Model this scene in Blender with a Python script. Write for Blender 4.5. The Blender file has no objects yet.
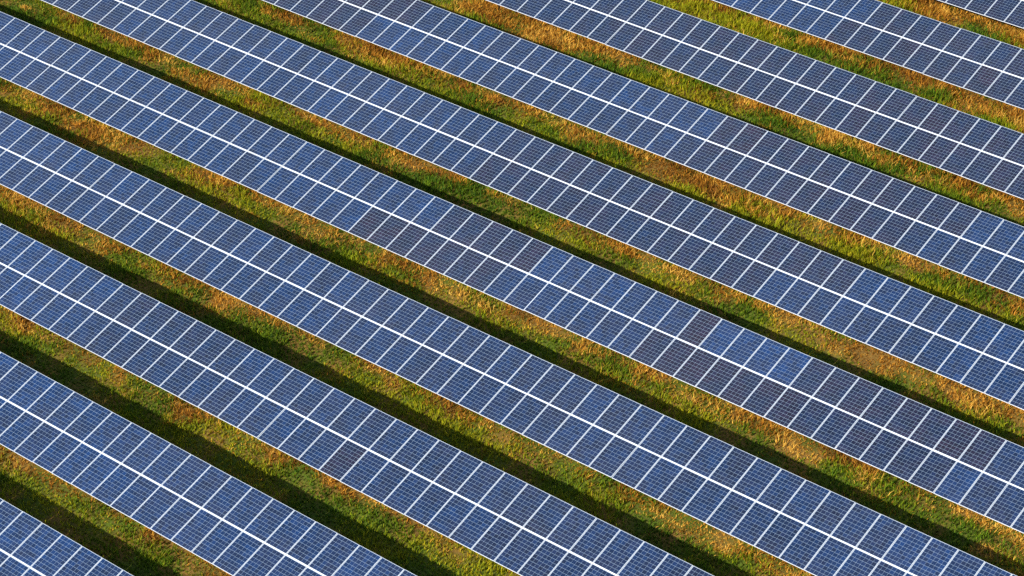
import bpy, math
import numpy as np
from mathutils import Matrix, Vector

rng = np.random.default_rng(11)
scene = bpy.context.scene
col = scene.collection

# ------------------------------------------------------------------ camera
CAM = Vector((55.0, -62.0, 59.894))
right = Vector((0.78146, 0.62217, -0.04711))
up = Vector((-0.34711, 0.49623, 0.79578))
fwd = Vector((-0.51850, 0.60552, -0.60374))
cd = bpy.data.cameras.new("camera")
cam = bpy.data.objects.new("camera", cd)
col.objects.link(cam)
cd.sensor_width = 36.0
cd.lens = 87.58
cd.clip_start = 1.0
cd.clip_end = 3000.0
m = Matrix((right, up, -fwd)).transposed().to_quaternion().to_matrix().to_4x4()
m.translation = CAM
cam.matrix_world = m
scene.camera = cam

# ------------------------------------------------------------------ light
SUN_AZ = math.radians(20)                 # from straight in front of the rows towards -X
SUN_EL = math.atan(math.tan(math.radians(36.5)) * math.cos(SUN_AZ))
sun_dir = Vector((-math.sin(SUN_AZ) * math.cos(SUN_EL), -math.cos(SUN_AZ) * math.cos(SUN_EL), math.sin(SUN_EL)))
world = bpy.data.worlds.new("World")
scene.world = world
world.use_nodes = True
wn = world.node_tree
wn.nodes.clear()
sky = wn.nodes.new("ShaderNodeTexSky")
sky.sky_type = 'NISHITA'
sky.sun_disc = False
sky.sun_elevation = SUN_EL
sky.sun_rotation = math.atan2(sun_dir.x, sun_dir.y)
sky.altitude = 100
bg = wn.nodes.new("ShaderNodeBackground")
bg.inputs[1].default_value = 0.112
wo = wn.nodes.new("ShaderNodeOutputWorld")
wn.links.new(sky.outputs[0], bg.inputs[0])
wn.links.new(bg.outputs[0], wo.inputs[0])
sl = bpy.data.lights.new("sun", 'SUN')
sl.energy = 4.6
sl.angle = math.radians(0.5)
sl.color = (1.0, 0.945, 0.85)
sun = bpy.data.objects.new("sun", sl)
col.objects.link(sun)
sun.rotation_euler = sun_dir.to_track_quat('Z', 'Y').to_euler()
sun.location = (0, 0, 80)

scene.view_settings.view_transform = 'Standard'
scene.view_settings.look = 'None'
scene.view_settings.exposure = 0.6
scene.view_settings.gamma = 1.0
scene.view_settings.use_curve_mapping = False
scene.render.engine = 'CYCLES'
scene.cycles.use_denoising = False
scene.cycles.max_bounces = 6
scene.cycles.filter_width = 1.5
scene.cycles.transparent_max_bounces = 4
scene.cycles.caustics_reflective = False
scene.cycles.caustics_refractive = False

# ------------------------------------------------------------------ layout of the rows
TILT = math.radians(11.96)
CT, ST = math.cos(TILT), math.sin(TILT)
PITCH = 1.012          # panel spacing along a row
PW = 0.996             # panel width
PL = 1.624             # panel length up the slope
GAP = 0.040            # gap between the lower and the upper panels
MID_H = 1.41           # height of the middle line above the soil
MARGIN = 5
HALF = GAP / 2 + PL    # middle line to the outer edge
# name, y and z of the middle line, drift and bend of the terrain along the row, x of first panel, panels
ROWS = [
    ('A', -24.824, 0.681, -0.1130, 0.0017, -3.638, 8),
    ('B', -19.374, 1.070, -0.1248, 0.0023, -9.685, 22),
    ('C', -13.747, 1.297, -0.0070, -0.0016, -15.836, 37),
    ('D', -8.081, 1.407, 0.0521, 0.0132, -22.114, 51),
    ('E', -2.257, 1.410, 0.0657, -0.0027, -28.665, 56),
    ('F', 3.368, 1.539, 0.0749, -0.0097, -28.899, 53),
    ('G', 9.168, 1.553, 0.0522, -0.0012, -20.096, 41),
    ('H', 15.192, 1.360, 0.0062, 0.0008, -11.497, 29),
    ('I', 21.510, 1.000, 0.0029, 0.0012, -2.925, 18),
    ('J', 27.804, 0.637, -0.0081, -0.0011, 5.647, 6),
]
RY = np.array([r[1] for r in ROWS])
RZ = np.array([r[2] for r in ROWS])
RS = np.array([r[3] for r in ROWS])
RC = np.array([r[4] for r in ROWS])


def bend(k, x):
    t = (np.clip(x, -45, 55) - 3.0) / 20.0
    return ROWS[k][3] * t + ROWS[k][4] * t * t


def soil(x, y):
    """terrain height: follows the rows, which step gently over a low rise"""
    x = np.asarray(x, float)
    y = np.asarray(y, float)
    t = (np.clip(x, -45, 55) - 3.0) / 20.0
    z = np.interp(y, RY, RZ) + np.interp(y, RY, RS) * t + np.interp(y, RY, RC) * t * t
    return z - MID_H


def bumps(x, y):
    """tussocks and hollows of the rough ground"""
    return 0.055 * vnoise(x * 0.9, y * 0.9, 3) + 0.045 * vnoise(x * 1.9, y * 1.9, 4)


def vnoise(x, y, seed):
    """smooth value noise in -1..1"""
    n = 256
    tab = np.random.default_rng(seed).uniform(-1, 1, (n, n))
    xi = np.floor(x).astype(int)
    yi = np.floor(y).astype(int)
    fx = x - xi
    fy = y - yi
    fx = fx * fx * (3 - 2 * fx)
    fy = fy * fy * (3 - 2 * fy)
    a = tab[xi % n, yi % n]
    b = tab[(xi + 1) % n, yi % n]
    c = tab[xi % n, (yi + 1) % n]
    d = tab[(xi + 1) % n, (yi + 1) % n]
    return (a * (1 - fx) + b * fx) * (1 - fy) + (c * (1 - fx) + d * fx) * fy


# ------------------------------------------------------------------ materials
def mat(name):
    mt = bpy.data.materials.new(name)
    mt.use_nodes = True
    nt = mt.node_tree
    return mt, nt, nt.nodes["Principled BSDF"]


class N:
    """tiny node helper"""
    def __init__(self, nt):
        self.nt = nt

    def __call__(self, kind, **kw):
        n = self.nt.nodes.new(kind)
        for k, v in kw.items():
            setattr(n, k, v)
        return n

    def math(self, op, a, b=None, clamp=False):
        n = self.nt.nodes.new("ShaderNodeMath")
        n.operation = op
        n.use_clamp = clamp
        for i, v in enumerate((a, b)):
            if v is None:
                continue
            if hasattr(v, "is_linked"):
                self.nt.links.new(v, n.inputs[i])
            else:
                n.inputs[i].default_value = v
        return n.outputs[0]

    def mix(self, fac, a, b, blend='MIX'):
        n = self.nt.nodes.new("ShaderNodeMix")
        n.data_type = 'RGBA'
        n.blend_type = blend
        for sock, v in ((n.inputs[0], fac), (n.inputs[6], a), (n.inputs[7], b)):
            if hasattr(v, "is_linked"):
                self.nt.links.new(v, sock)
            elif isinstance(v, (int, float)):
                sock.default_value = v
            else:
                sock.default_value = (*v, 1)
        return n.outputs[2]

    def ramp(self, fac, lo, hi):
        n = self.nt.nodes.new("ShaderNodeMapRange")
        n.interpolation_type = 'SMOOTHSTEP'
        self.nt.links.new(fac, n.inputs[0])
        n.inputs[1].default_value = lo
        n.inputs[2].default_value = hi
        return n.outputs[0]


def cell_material():
    """polycrystalline silicon cells on a pale backsheet, behind glass"""
    mt, nt, bs = mat("silicon_cells")
    n = N(nt)
    tc = n("ShaderNodeTexCoord")
    sp = n("ShaderNodeSeparateXYZ")
    nt.links.new(tc.outputs["Object"], sp.inputs[0])
    oi = n("ShaderNodeObjectInfo")
    X, Y = sp.outputs[0], sp.outputs[1]
    cx = (PW - 2 * 0.021) / 6
    cy = (PL - 2 * 0.016) / 10
    u = n.math('DIVIDE', n.math('ADD', X, 3 * cx), cx)
    v = n.math('DIVIDE', n.math('ADD', Y, 5 * cy), cy)
    du = n.math('MULTIPLY', n.math('PINGPONG', u, 0.5), cx)
    dv = n.math('MULTIPLY', n.math('PINGPONG', v, 0.5), cy)
    line = n.math('MAXIMUM', n.math('LESS_THAN', du, 0.0021), n.math('LESS_THAN', dv, 0.0036))
    # outside of the cell field the white backsheet shows
    ex = n.math('GREATER_THAN', n.math('ABSOLUTE', X), 3 * cx - 0.003)
    ey = n.math('GREATER_THAN', n.math('ABSOLUTE', Y), 5 * cy - 0.003)
    line = n.math('MAXIMUM', line, n.math('MAXIMUM', ex, ey))
    # busbars
    bb = n.math('PINGPONG', n.math('SUBTRACT', n.math('MULTIPLY', u, 3.0), 0.0), 0.5)
    bus = n.math('LESS_THAN', n.math('SUBTRACT', 0.5, bb), 0.035)
    # every cell a little different
    fu = n.math('FLOOR', u)
    fv = n.math('FLOOR', v)
    cmb = n("ShaderNodeCombineXYZ")
    nt.links.new(n.math('ADD', fu, n.math('MULTIPLY', oi.outputs["Random"], 97.0)), cmb.inputs[0])
    nt.links.new(fv, cmb.inputs[1])
    nt.links.new(n.math('MULTIPLY', oi.outputs["Random"], 53.0), cmb.inputs[2])
    wnz = n("ShaderNodeTexWhiteNoise")
    nt.links.new(cmb.outputs[0], wnz.inputs["Vector"])
    # crystal flakes
    vo = n("ShaderNodeTexVoronoi")
    vo.inputs["Scale"].default_value = 28
    nt.links.new(tc.outputs["Object"], vo.inputs["Vector"])
    fl = n("ShaderNodeSeparateColor")
    nt.links.new(vo.outputs["Color"], fl.inputs[0])
    k = n.math('ADD', n.math('MULTIPLY', wnz.outputs["Value"], 0.75), n.math('MULTIPLY', fl.outputs[0], 0.35))
    k = n.math('ADD', k, 0.52)
    # object colour carries this panel's silicon shade plus a painted sky-reflection trend
    kc = n("ShaderNodeCombineColor")
    for i in range(3):
        nt.links.new(k, kc.inputs[i])
    cellc = n.mix(1.0, oi.outputs["Color"], kc.outputs[0], 'MULTIPLY')
    # slow drift of the silicon's tint inside a panel
    nh = n("ShaderNodeTexNoise")
    nh.inputs["Scale"].default_value = 1.3
    nh.inputs["Detail"].default_value = 2.0
    gp = n("ShaderNodeNewGeometry")
    nt.links.new(gp.outputs["Position"], nh.inputs["Vector"])
    hue = n.mix(n.ramp(nh.outputs["Fac"], 0.32, 0.68), (1.65, 0.95, 0.90), (0.6, 1.10, 1.20))
    cellc = n.mix(1.0, cellc, hue, 'MULTIPLY')
    cellc = n.mix(n.math('MULTIPLY', bus, 0.16), cellc, (0.42, 0.45, 0.52))
    base = n.mix(line, cellc, (0.30, 0.41, 0.54))
    # dust washed down to the lower edge
    nz = n("ShaderNodeTexNoise")
    nz.inputs["Scale"].default_value = 3.0
    geo = n("ShaderNodeNewGeometry")
    nt.links.new(geo.outputs["Position"], nz.inputs["Vector"])
    low = n.ramp(n.math('MULTIPLY', Y, -1.0), 0.05, 0.85)
    dust = n.math('ADD', n.math('MULTIPLY', n.math('MULTIPLY', low, nz.outputs["Fac"]), 0.035),
                  n.math('MULTIPLY', n.ramp(nz.outputs["Fac"], 0.45, 0.8), 0.012))
    nb_ = n("ShaderNodeTexNoise")
    nb_.inputs["Scale"].default_value = 0.11
    nb_.inputs["Detail"].default_value = 3.0
    nt.links.new(geo.outputs["Position"], nb_.inputs["Vector"])
    dust = n.math('ADD', dust, n.math('MULTIPLY', n.ramp(nb_.outputs["Fac"], 0.42, 0.68), 0.016))
    base = n.mix(dust, base, (0.30, 0.26, 0.28))
    nt.links.new(base, bs.inputs["Base Color"])
    bs.inputs["Roughness"].default_value = 0.32
    bs.inputs["IOR"].default_value = 1.45
    bs.inputs["Coat Weight"].default_value = 0.6
    bs.inputs["Coat Roughness"].default_value = 0.10
    return mt


def metal_material(name, c, rough, metallic=0.0):
    mt, nt, bs = mat(name)
    n = N(nt)
    nz = n("ShaderNodeTexNoise")
    nz.inputs["Scale"].default_value = 6.0
    nz.inputs["Detail"].default_value = 4.0
    tc = n("ShaderNodeNewGeometry")
    nt.links.new(tc.outputs["Position"], nz.inputs["Vector"])
    a = tuple(x * 0.86 for x in c)
    nt.links.new(n.mix(nz.outputs["Fac"], a, c), bs.inputs["Base Color"])
    bs.inputs["Roughness"].default_value = rough
    bs.inputs["Metallic"].default_value = metallic
    return mt


def grass_material():
    mt, nt, bs = mat("grass_blades")
    n = N(nt)
    at = n("ShaderNodeAttribute", attribute_name="tone")
    nt.links.new(at.outputs["Color"], bs.inputs["Base Color"])
    bs.inputs["Roughness"].default_value = 0.75
    bs.inputs["Specular IOR Level"].default_value = 0.2
    tr = n("ShaderNodeBsdfTranslucent")
    nt.links.new(at.outputs["Color"], tr.inputs[0])
    mx = n("ShaderNodeMixShader")
    mx.inputs[0].default_value = 0.22
    nt.links.new(bs.outputs[0], mx.inputs[1])
    nt.links.new(tr.outputs[0], mx.inputs[2])
    out = nt.nodes["Material Output"]
    nt.links.new(mx.outputs[0], out.inputs[0])
    return mt


def soil_material():
    mt, nt, bs = mat("soil_and_thatch")
    n = N(nt)
    geo = n("ShaderNodeNewGeometry")
    a = n("ShaderNodeTexNoise")
    a.inputs["Scale"].default_value = 0.6
    a.inputs["Detail"].default_value = 6
    b = n("ShaderNodeTexNoise")
    b.inputs["Scale"].default_value = 9.0
    b.inputs["Detail"].default_value = 6
    for q in (a, b):
        nt.links.new(geo.outputs["Position"], q.inputs["Vector"])
    c = n.mix(n.ramp(a.outputs["Fac"], 0.40, 0.62), (0.085, 0.130, 0.012), (0.24, 0.135, 0.030))
    c = n.mix(n.math('MULTIPLY', n.ramp(b.outputs["Fac"], 0.35, 0.7), 0.6), c, (0.11, 0.075, 0.026))
    nt.links.new(c, bs.inputs["Base Color"])
    bs.inputs["Roughness"].default_value = 0.95
    bs.inputs["Specular IOR Level"].default_value = 0.1
    bp = n("ShaderNodeBump")
    bp.inputs["Strength"].default_value = 0.6
    bp.inputs["Distance"].default_value = 0.05
    nt.links.new(b.outputs["Fac"], bp.inputs["Height"])
    nt.links.new(bp.outputs[0], bs.inputs["Normal"])
    return mt


M_CELL = cell_material()
M_FRAME = metal_material("anodised_aluminium", (0.80, 0.82, 0.84), 0.45, 0.0)
M_RAIL = metal_material("bright_aluminium_rail", (0.82, 0.84, 0.85), 0.5, 0.0)
M_STEEL = metal_material("galvanised_steel", (0.34, 0.35, 0.36), 0.5, 0.6)
M_GRASS = grass_material()
M_SOIL = soil_material()


# ------------------------------------------------------------------ mesh helpers
def mesh(name, verts, faces, material):
    me = bpy.data.meshes.new(name)
    me.from_pydata([tuple(v) for v in verts], [], faces)
    me.materials.append(material)
    me.update()
    return me


def link(name, me, parent=None, loc=(0, 0, 0), rot=None):
    o = bpy.data.objects.new(name, me)
    col.objects.link(o)
    o.parent = parent
    o.location = loc
    if rot is not None:
        o.rotation_euler = rot
    return o


def box_mesh(name, sx, sy, sz, material, z0=0.0):
    x, y = sx / 2, sy / 2
    v = [(a, b, c) for c in (z0, z0 + sz) for b in (-y, y) for a in (-x, x)]
    f = [(0, 2, 3, 1), (4, 5, 7, 6), (0, 1, 5, 4), (1, 3, 7, 5), (3, 2, 6, 7), (2, 0, 4, 6)]
    return mesh(name, v, f, material)


def ring_mesh(name, w, l, lip_x, lip_y, depth, material):
    """aluminium frame: a lip on top, walls outside and inside, chamfered outer top edge"""
    ch = 0.003
    loops = [
        (w / 2, l / 2, -depth), (w / 2, l / 2, -ch), (w / 2 - ch, l / 2 - ch, 0.0),
        (w / 2 - lip_x, l / 2 - lip_y, 0.0), (w / 2 - lip_x, l / 2 - lip_y, -depth)]
    v, f = [], []
    for (a, b, z) in loops:
        v += [(-a, -b, z), (a, -b, z), (a, b, z), (-a, b, z)]
    n = len(loops)
    for i in range(n):
        j = (i + 1) % n
        for q in range(4):
            r = (q + 1) % 4
            f.append((i * 4 + q, i * 4 + r, j * 4 + r, j * 4 + q))
    return mesh(name, v, f, material)


def c_channel(name, pts, sec, material):
    """a rail swept along a row; sec = outline in (slope, normal), pts = list of (x, y, z)"""
    v, f = [], []
    k = len(sec)
    for (x, y, z) in pts:
        for (a, b) in sec:
            v.append((x, y + a * CT - b * ST, z + a * ST + b * CT))
    for i in range(len(pts) - 1):
        for q in range(k):
            r = (q + 1) % k
            f.append((i * k + q, i * k + r, (i + 1) * k + r, (i + 1) * k + q))
    f.append(tuple(range(k))[::-1])
    f.append(tuple((len(pts) - 1) * k + q for q in range(k)))
    return mesh(name, v, f, material)


# ------------------------------------------------------------------ ground
def axis(lo, hi, step, far):
    core = np.arange(lo, hi + step / 2, step)
    grow = np.geomspace(1.0, far, 14)
    return np.concatenate([lo - grow[::-1], core, hi + grow])


gx = axis(-42, 46, 0.25, 700)
gy = axis(-36, 36, 0.25, 700)
GX, GY = np.meshgrid(gx, gy)
near = (np.abs(GX) < 47) & (np.abs(GY) < 37)
GZ = soil(GX, GY) + near * bumps(GX, GY)
nx, ny = len(gx), len(gy)
verts = np.stack([GX, GY, GZ], -1).reshape(-1, 3)
ii = np.arange(nx * ny).reshape(ny, nx)
quads = np.stack([ii[:-1, :-1], ii[:-1, 1:], ii[1:, 1:], ii[1:, :-1]], -1).reshape(-1, 4)
me = mesh("ground", verts.tolist(), quads.tolist(), M_SOIL)
ground = link("ground", me)
ground["kind"] = "structure"
ground["label"] = "uneven field soil and thatch beneath the panel rows"
ground["category"] = "ground"
me.polygons.foreach_set("use_smooth", np.ones(len(me.polygons), bool))

# ------------------------------------------------------------------ solar rows
LABELS = {
    'A': "shortest solar panel row in view, cut off by the bottom left corner",
    'B': "second solar panel row counted from the bottom left corner",
    'C': "third solar panel row counted from the bottom left corner",
    'D': "fourth solar panel row from the bottom left corner, leaving through the bottom right corner",
    'E': "fifth solar panel row from the bottom left corner, holding the brightest blue panels",
    'F': "fifth solar panel row counted from the top right corner, bluer at its right end",
    'G': "fourth solar panel row counted from the top right corner",
    'H': "third solar panel row from the top right corner, of evenly dark panels",
    'I': "second solar panel row from the top right corner, bluer at its upper left",
    'J': "solar panel row cut off by the top right corner, only its lower panels showing",
}
# shade of the silicon: row -> [(tier, first panel, last panel, shade)], 1 = clear blue, -1 = dark violet
U, L_ = 1, -1
SHADES = {
    'A': [(U, -9, 99, .35), (L_, -9, 99, .35)],
    'B': [(U, -9, 99, .30), (L_, -9, 99, .30)],
    'C': [(U, -9, 7, .30), (L_, -9, 7, .35), (U, 8, 13, -.35), (L_, 8, 13, -.2), (U, 14, 99, .05), (L_, 14, 99, .15),
          (L_, 21, 21, -.6)],
    'D': [(U, -9, 99, .10), (L_, -9, 99, .15), (U, -9, 8, .25), (U, 36, 45, .2), (U, 46, 99, .65), (L_, 44, 99, .35)],
    'E': [(U, -9, 25, .20), (L_, -9, 24, .20), (U, 26, 27, .35), (U, 28, 32, -.75), (U, 33, 39, .45), (U, 40, 40, -.95),
          (U, 41, 43, .80), (U, 44, 44, 1.0), (U, 45, 52, -.65), (U, 53, 99, .45),
          (L_, 25, 31, -.75), (L_, 32, 38, .35), (L_, 39, 45, -.75), (L_, 46, 51, -.5), (L_, 52, 52, .65), (L_, 53, 99, .3)],
    'F': [(U, -9, 4, -.3), (L_, -9, 5, -.2), (U, 5, 26, .20), (L_, 6, 26, .20), (U, 27, 43, -.5), (L_, 27, 40, -.55),
          (U, 44, 99, .45), (L_, 41, 99, .40)],
    'G': [(U, -9, 8, -.75), (L_, -9, 6, -.7), (L_, 7, 12, .45), (U, 9, 17, .15), (L_, 13, 24, .15), (U, 18, 24, .45),
          (U, 25, 36, -.55), (L_, 25, 34, -.55), (L_, 35, 35, .0), (L_, 36, 38, .45), (U, 37, 99, .55), (L_, 39, 99, .3)],
    'H': [(U, -9, 9, -.15), (L_, -9, 8, -.25), (U, 10, 99, -.45), (L_, 9, 99, -.5)],
    'I': [(U, -9, 7, .5), (L_, -9, 6, .45), (U, 8, 99, -.4), (L_, 7, 99, -.45)],
    'J': [(U, -9, 99, -.4), (L_, -9, 99, -.4)],
}
C_BLUE = np.array((0.0015, 0.0260, 0.095))
C_NAVY = np.array((0.0030, 0.0140, 0.048))
C_VIOLET = np.array((0.0095, 0.0080, 0.0225))


def shade_colour(s):
    s = float(np.clip(s, -1.1, 1.15))
    c = C_NAVY + (C_BLUE - C_NAVY) * s if s > 0 else C_NAVY + (C_VIOLET - C_NAVY) * (-s)
    return tuple(np.clip(c, 0.004, 1)) + (1.0,)


me_lam = box_mesh("solar_panel", PW - 0.020, PL - 0.020, 0.006, M_CELL, -0.008)
me_frame = ring_mesh("frame", PW, PL, 0.0120, 0.008, 0.020, M_FRAME)
me_post = box_mesh("post", 0.09, 0.07, 1.0, M_STEEL)

for k, (nm, ry, rz, _, _, x0, cnt) in enumerate(ROWS):
    xs0 = x0 - MARGIN * PITCH
    total = cnt + 2 * MARGIN
    xmid = x0 + cnt * PITCH / 2
    base = Vector((xmid, ry, float(soil(xmid, ry))))
    root = bpy.data.objects.new("solar_array_row", None)
    root.empty_display_size = 0.5
    col.objects.link(root)
    root.location = base
    root["label"] = LABELS[nm]
    root["category"] = "solar array"
    root["group"] = "parallel rows of tilted solar panels"

    def on_row(x, v, h=0.0):
        """point on the panel plane: v up the slope from the middle line, h along the normal; relative to root"""
        b = float(bend(k, x)) + h
        return Vector((x, ry + v * CT - b * ST, rz + v * ST + b * CT)) - base

    # panels, fixed in tables that are set a touch unevenly
    tab = int(rng.integers(0, 14))
    for i in range(total):
        if i == 0 or (i + tab) % 14 == 0:
            t_tilt, t_h = float(rng.normal(0, 0.0035)), float(rng.normal(0, 0.006))
        xc = xs0 + (i + 0.5) * PITCH
        sl_u = float(bend(k, xc + 0.5) - bend(k, xc - 0.5))
        for tier in (U, L_):
            s = 0.0
            for (tt, a, b, val) in SHADES[nm]:
                if tt == tier and a <= i - MARGIN <= b:
                    s = 0.85 * val
            s += 0.16 * float(np.clip(-(xc + 1.2 * ry) / 30, -1, 1))  # sky reflection painted into the tint: bluer near left, more violet far right
            s += float(np.clip(rng.normal(0, 0.11), -.3, .3))
            v = tier * (GAP / 2 + PL / 2) + float(rng.normal(0, 0.002))
            R = Matrix.Rotation(TILT + t_tilt + float(rng.normal(0, 0.0022)), 3, 'X') @ Matrix.Rotation(-sl_u + float(rng.normal(0, 0.0016)), 3, 'Y')
            p = link("solar_panel", me_lam, root, on_row(xc, v, t_h + v * t_tilt + float(rng.normal(0, 0.0015))), R.to_euler())
            p.color = shade_colour(s)
            link("frame", me_frame, p)
    # rails that carry the panels
    xa, xb = xs0 - 0.05, xs0 + total * PITCH + 0.05
    px = np.linspace(xa, xb, max(3, int((xb - xa) / 2.5)))
    rect = [(-0.025, -0.09), (0.025, -0.09), (0.025, -0.040), (-0.025, -0.040)]
    for v in (-1.30, -0.38, 0.38, 1.30):
        link("purlin", c_channel("purlin", [on_row(x, v) for x in px], rect, M_STEEL), root)
    strip = [(-0.034, -0.050), (0.034, -0.050), (0.034, -0.039), (0.0165, -0.039), (0.0165, -0.008), (-0.0165, -0.008),
             (-0.0165, -0.039), (-0.034, -0.039)]
    link("centre_rail", c_channel("centre_rail", [on_row(x, 0.0) for x in px], strip, M_RAIL), root)
    # trestles: a low post, a high post and the rafter on them
    n_tr = max(2, int(round((total * PITCH - 1.0) / 4.05)) + 1)
    for x in np.linspace(xs0 + 0.5, xs0 + total * PITCH - 0.5, n_tr):
        x = float(x)
        raf = [(-0.03, -0.17), (0.03, -0.17), (0.03, -0.092), (-0.03, -0.092)]
        A, B = on_row(x, -1.45), on_row(x, 1.45)
        vv, ff = [], []
        for e in (A, B):
            for (a, b) in raf:
                vv.append((e.x + a, e.y - b * ST, e.z + b * CT))
        ff = [(0, 1, 5, 4), (1, 2, 6, 5), (2, 3, 7, 6), (3, 0, 4, 7), (3, 2, 1, 0), (4, 5, 6, 7)]
        link("rafter", mesh("rafter", vv, ff, M_STEEL), root)
        for v in (-0.25, 1.05):
            t = on_row(x, v, -0.165)
            zb = float(soil(x, ry + v * CT)) - 0.25 - base.z
            po = link("post", me_post, root, (t.x, t.y, zb))
            po.scale = (1, 1, t.z - zb)

# ------------------------------------------------------------------ grass
# sown on every strip of ground that is open to the sky or shows under a low edge
EDGE_Y = HALF * CT


def strip_blades(y_lo, y_hi, xa, xb, density):
    n = int((y_hi - y_lo) * (xb - xa) * density)
    return rng.uniform(xa, xb, n), rng.uniform(y_lo, y_hi, n)


bx, by, bs_ = [], [], []
for k in range(-1, len(ROWS)):
    hi_edge = ROWS[k][1] + EDGE_Y if k >= 0 else ROWS[0][1] - 5.4 + EDGE_Y
    lo_edge = ROWS[k + 1][1] - EDGE_Y if k + 1 < len(ROWS) else ROWS[k][1] + 6.2 - EDGE_Y
    ks = [q for q in (k, k + 1) if 0 <= q < len(ROWS)]
    xa = min(ROWS[q][5] for q in ks) - 3.5
    xb = max(ROWS[q][5] + ROWS[q][6] * PITCH for q in ks) + 3.5
    if k == -1:
        xa, xb = ROWS[0][5] - 3, ROWS[0][5] + 12
    x, y = strip_blades(hi_edge - 0.25, lo_edge + 1.5, xa, xb, 465)
    bx.append(x)
    by.append(y)
    bs_.append((y - hi_edge) / (lo_edge - hi_edge))     # 0 at the high edge, 1 under the low edge
bx = np.concatenate(bx)
by = np.concatenate(by)
s = np.concatenate(bs_)
# clumping: pull blades towards tuft centres
cl = 0.16
tx = (np.floor(bx / cl) + 0.5 + 0.8 * vnoise(np.floor(bx / cl) * 7.3, np.floor(by / cl) * 5.1, 21)) * cl
ty = (np.floor(by / cl) + 0.5 + 0.8 * vnoise(np.floor(bx / cl) * 3.7, np.floor(by / cl) * 9.7, 22)) * cl
pull = rng.uniform(0.2, 0.75, len(bx))
bx = bx + (tx - bx) * pull
by = by + (ty - by) * pull
nb = len(bx)

big = vnoise(bx * 0.16, by * 0.45, 31) * 0.6 + vnoise(bx * 0.5, by * 1.1, 32) * 0.5
fine = vnoise(bx * 1.1, by * 1.6, 33) * 0.85 + vnoise(bx * 4.5, by * 5.0, 34) * 0.35
tuft = vnoise(tx * 31.0, ty * 27.0, 35)
# dry growth along the drip line of the low edge and, weaker, below the high edge
drip = np.exp(-((s - 1.30) / 0.30) ** 2) * 0.90 + np.exp(-((s - 0.05) / 0.26) ** 2) * 0.75
green_belt = np.exp(-((s - 0.80) / 0.27) ** 2)
dry = drip - 0.42 * green_belt + 0.95 * big + 0.85 * fine + 0.22 * tuft - 0.50 + 0.08 * np.clip(by / 15, -1, 1)
w = 1 / (1 + np.exp(-4.8 * dry))
is_dry = rng.uniform(0, 1, nb) < w
r1 = rng.uniform(0, 1, nb)
lush = np.clip(0.5 + 0.9 * vnoise(bx * 0.35 + 9, by * 0.6, 41) + 0.35 * fine, 0, 1)
G1, G2, G3 = np.array((0.024, 0.100, 0.007)), np.array((0.150, 0.240, 0.004)), np.array((0.48, 0.42, 0.008))
D1, D2, D3 = np.array((0.25, 0.095, 0.010)), np.array((0.62, 0.27, 0.020)), np.array((0.86, 0.52, 0.085))
t = (0.55 * lush + 0.6 * r1)[:, None]
green = np.where(t < 0.5, G1 + (G2 - G1) * t * 2, G2 + (G3 - G2) * np.clip(t * 2 - 1, 0, 1))
pale = np.clip(0.42 + 0.55 * vnoise(bx * 0.8 + 5, by * 1.3, 42) + 0.3 * tuft + (r1 - 0.5) * 0.8, 0, 1)[:, None]
dryc = np.where(pale < 0.5, D1 + (D2 - D1) * pale * 2, D2 + (D3 - D2) * (pale * 2 - 1))
tone = np.where(is_dry[:, None], dryc, green) * rng.uniform(0.6, 1.2, (nb, 1))

height = np.where(is_dry, rng.uniform(0.07, 0.20, nb), rng.uniform(0.09, 0.23, nb))
height *= 1 + 0.5 * np.clip(vnoise(bx * 0.7, by * 0.9, 51) + 0.6 * vnoise(bx * 2.2, by * 2.2, 52) + 0.4 * tuft, -0.9, 1.6)
height *= 1 + 0.45 * np.clip((by + 2) / 20, 0, 1)
lean = height * np.where(is_dry, rng.uniform(0.3, 1.3, nb), rng.uniform(0.15, 0.8, nb))
wid = rng.uniform(0.008, 0.017, nb)
ang = rng.uniform(0, 2 * np.pi, nb)
face = ang + np.pi / 2 + rng.normal(0, 0.5, nb)
bz = soil(bx, by) + bumps(bx, by) - 0.03
dx, dy = np.cos(ang) * lean, np.sin(ang) * lean
wx, wy = np.cos(face) * wid, np.sin(face) * wid
V = np.empty((nb, 5, 3), np.float32)
V[:, 0] = np.stack([bx - wx, by - wy, bz], 1)
V[:, 1] = np.stack([bx + wx, by + wy, bz], 1)
V[:, 2] = np.stack([bx + 0.35 * dx - 0.8 * wx, by + 0.35 * dy - 0.8 * wy, bz + 0.62 * height], 1)
V[:, 3] = np.stack([bx + 0.35 * dx + 0.8 * wx, by + 0.35 * dy + 0.8 * wy, bz + 0.62 * height], 1)
V[:, 4] = np.stack([bx + dx, by + dy, bz + height], 1)
o = (np.arange(nb) * 5)[:, None]
tri = np.concatenate([o + [0, 1, 3], o + [0, 3, 2], o + [2, 3, 4]], 1).reshape(-1).astype(np.int32)
nt_ = nb * 3
gm = bpy.data.meshes.new("grass")
gm.vertices.add(nb * 5)
gm.vertices.foreach_set("co", V.reshape(-1))
gm.loops.add(nt_ * 3)
gm.loops.foreach_set("vertex_index", tri)
gm.polygons.add(nt_)
gm.polygons.foreach_set("loop_start", (np.arange(nt_) * 3).astype(np.int32))
at = gm.color_attributes.new("tone", 'FLOAT_COLOR', 'POINT')
C = np.ones((nb, 5, 4), np.float32)
C[:, :, :3] = tone[:, None, :]
at.data.foreach_set("color", C.reshape(-1))
gm.update(calc_edges=True)
gm.materials.append(M_GRASS)
grass = link("grass", gm)
grass["kind"] = "stuff"
grass["label"] = "green and dry orange grass growing between the solar panel rows"
grass["category"] = "grass"
print("blades", nb)
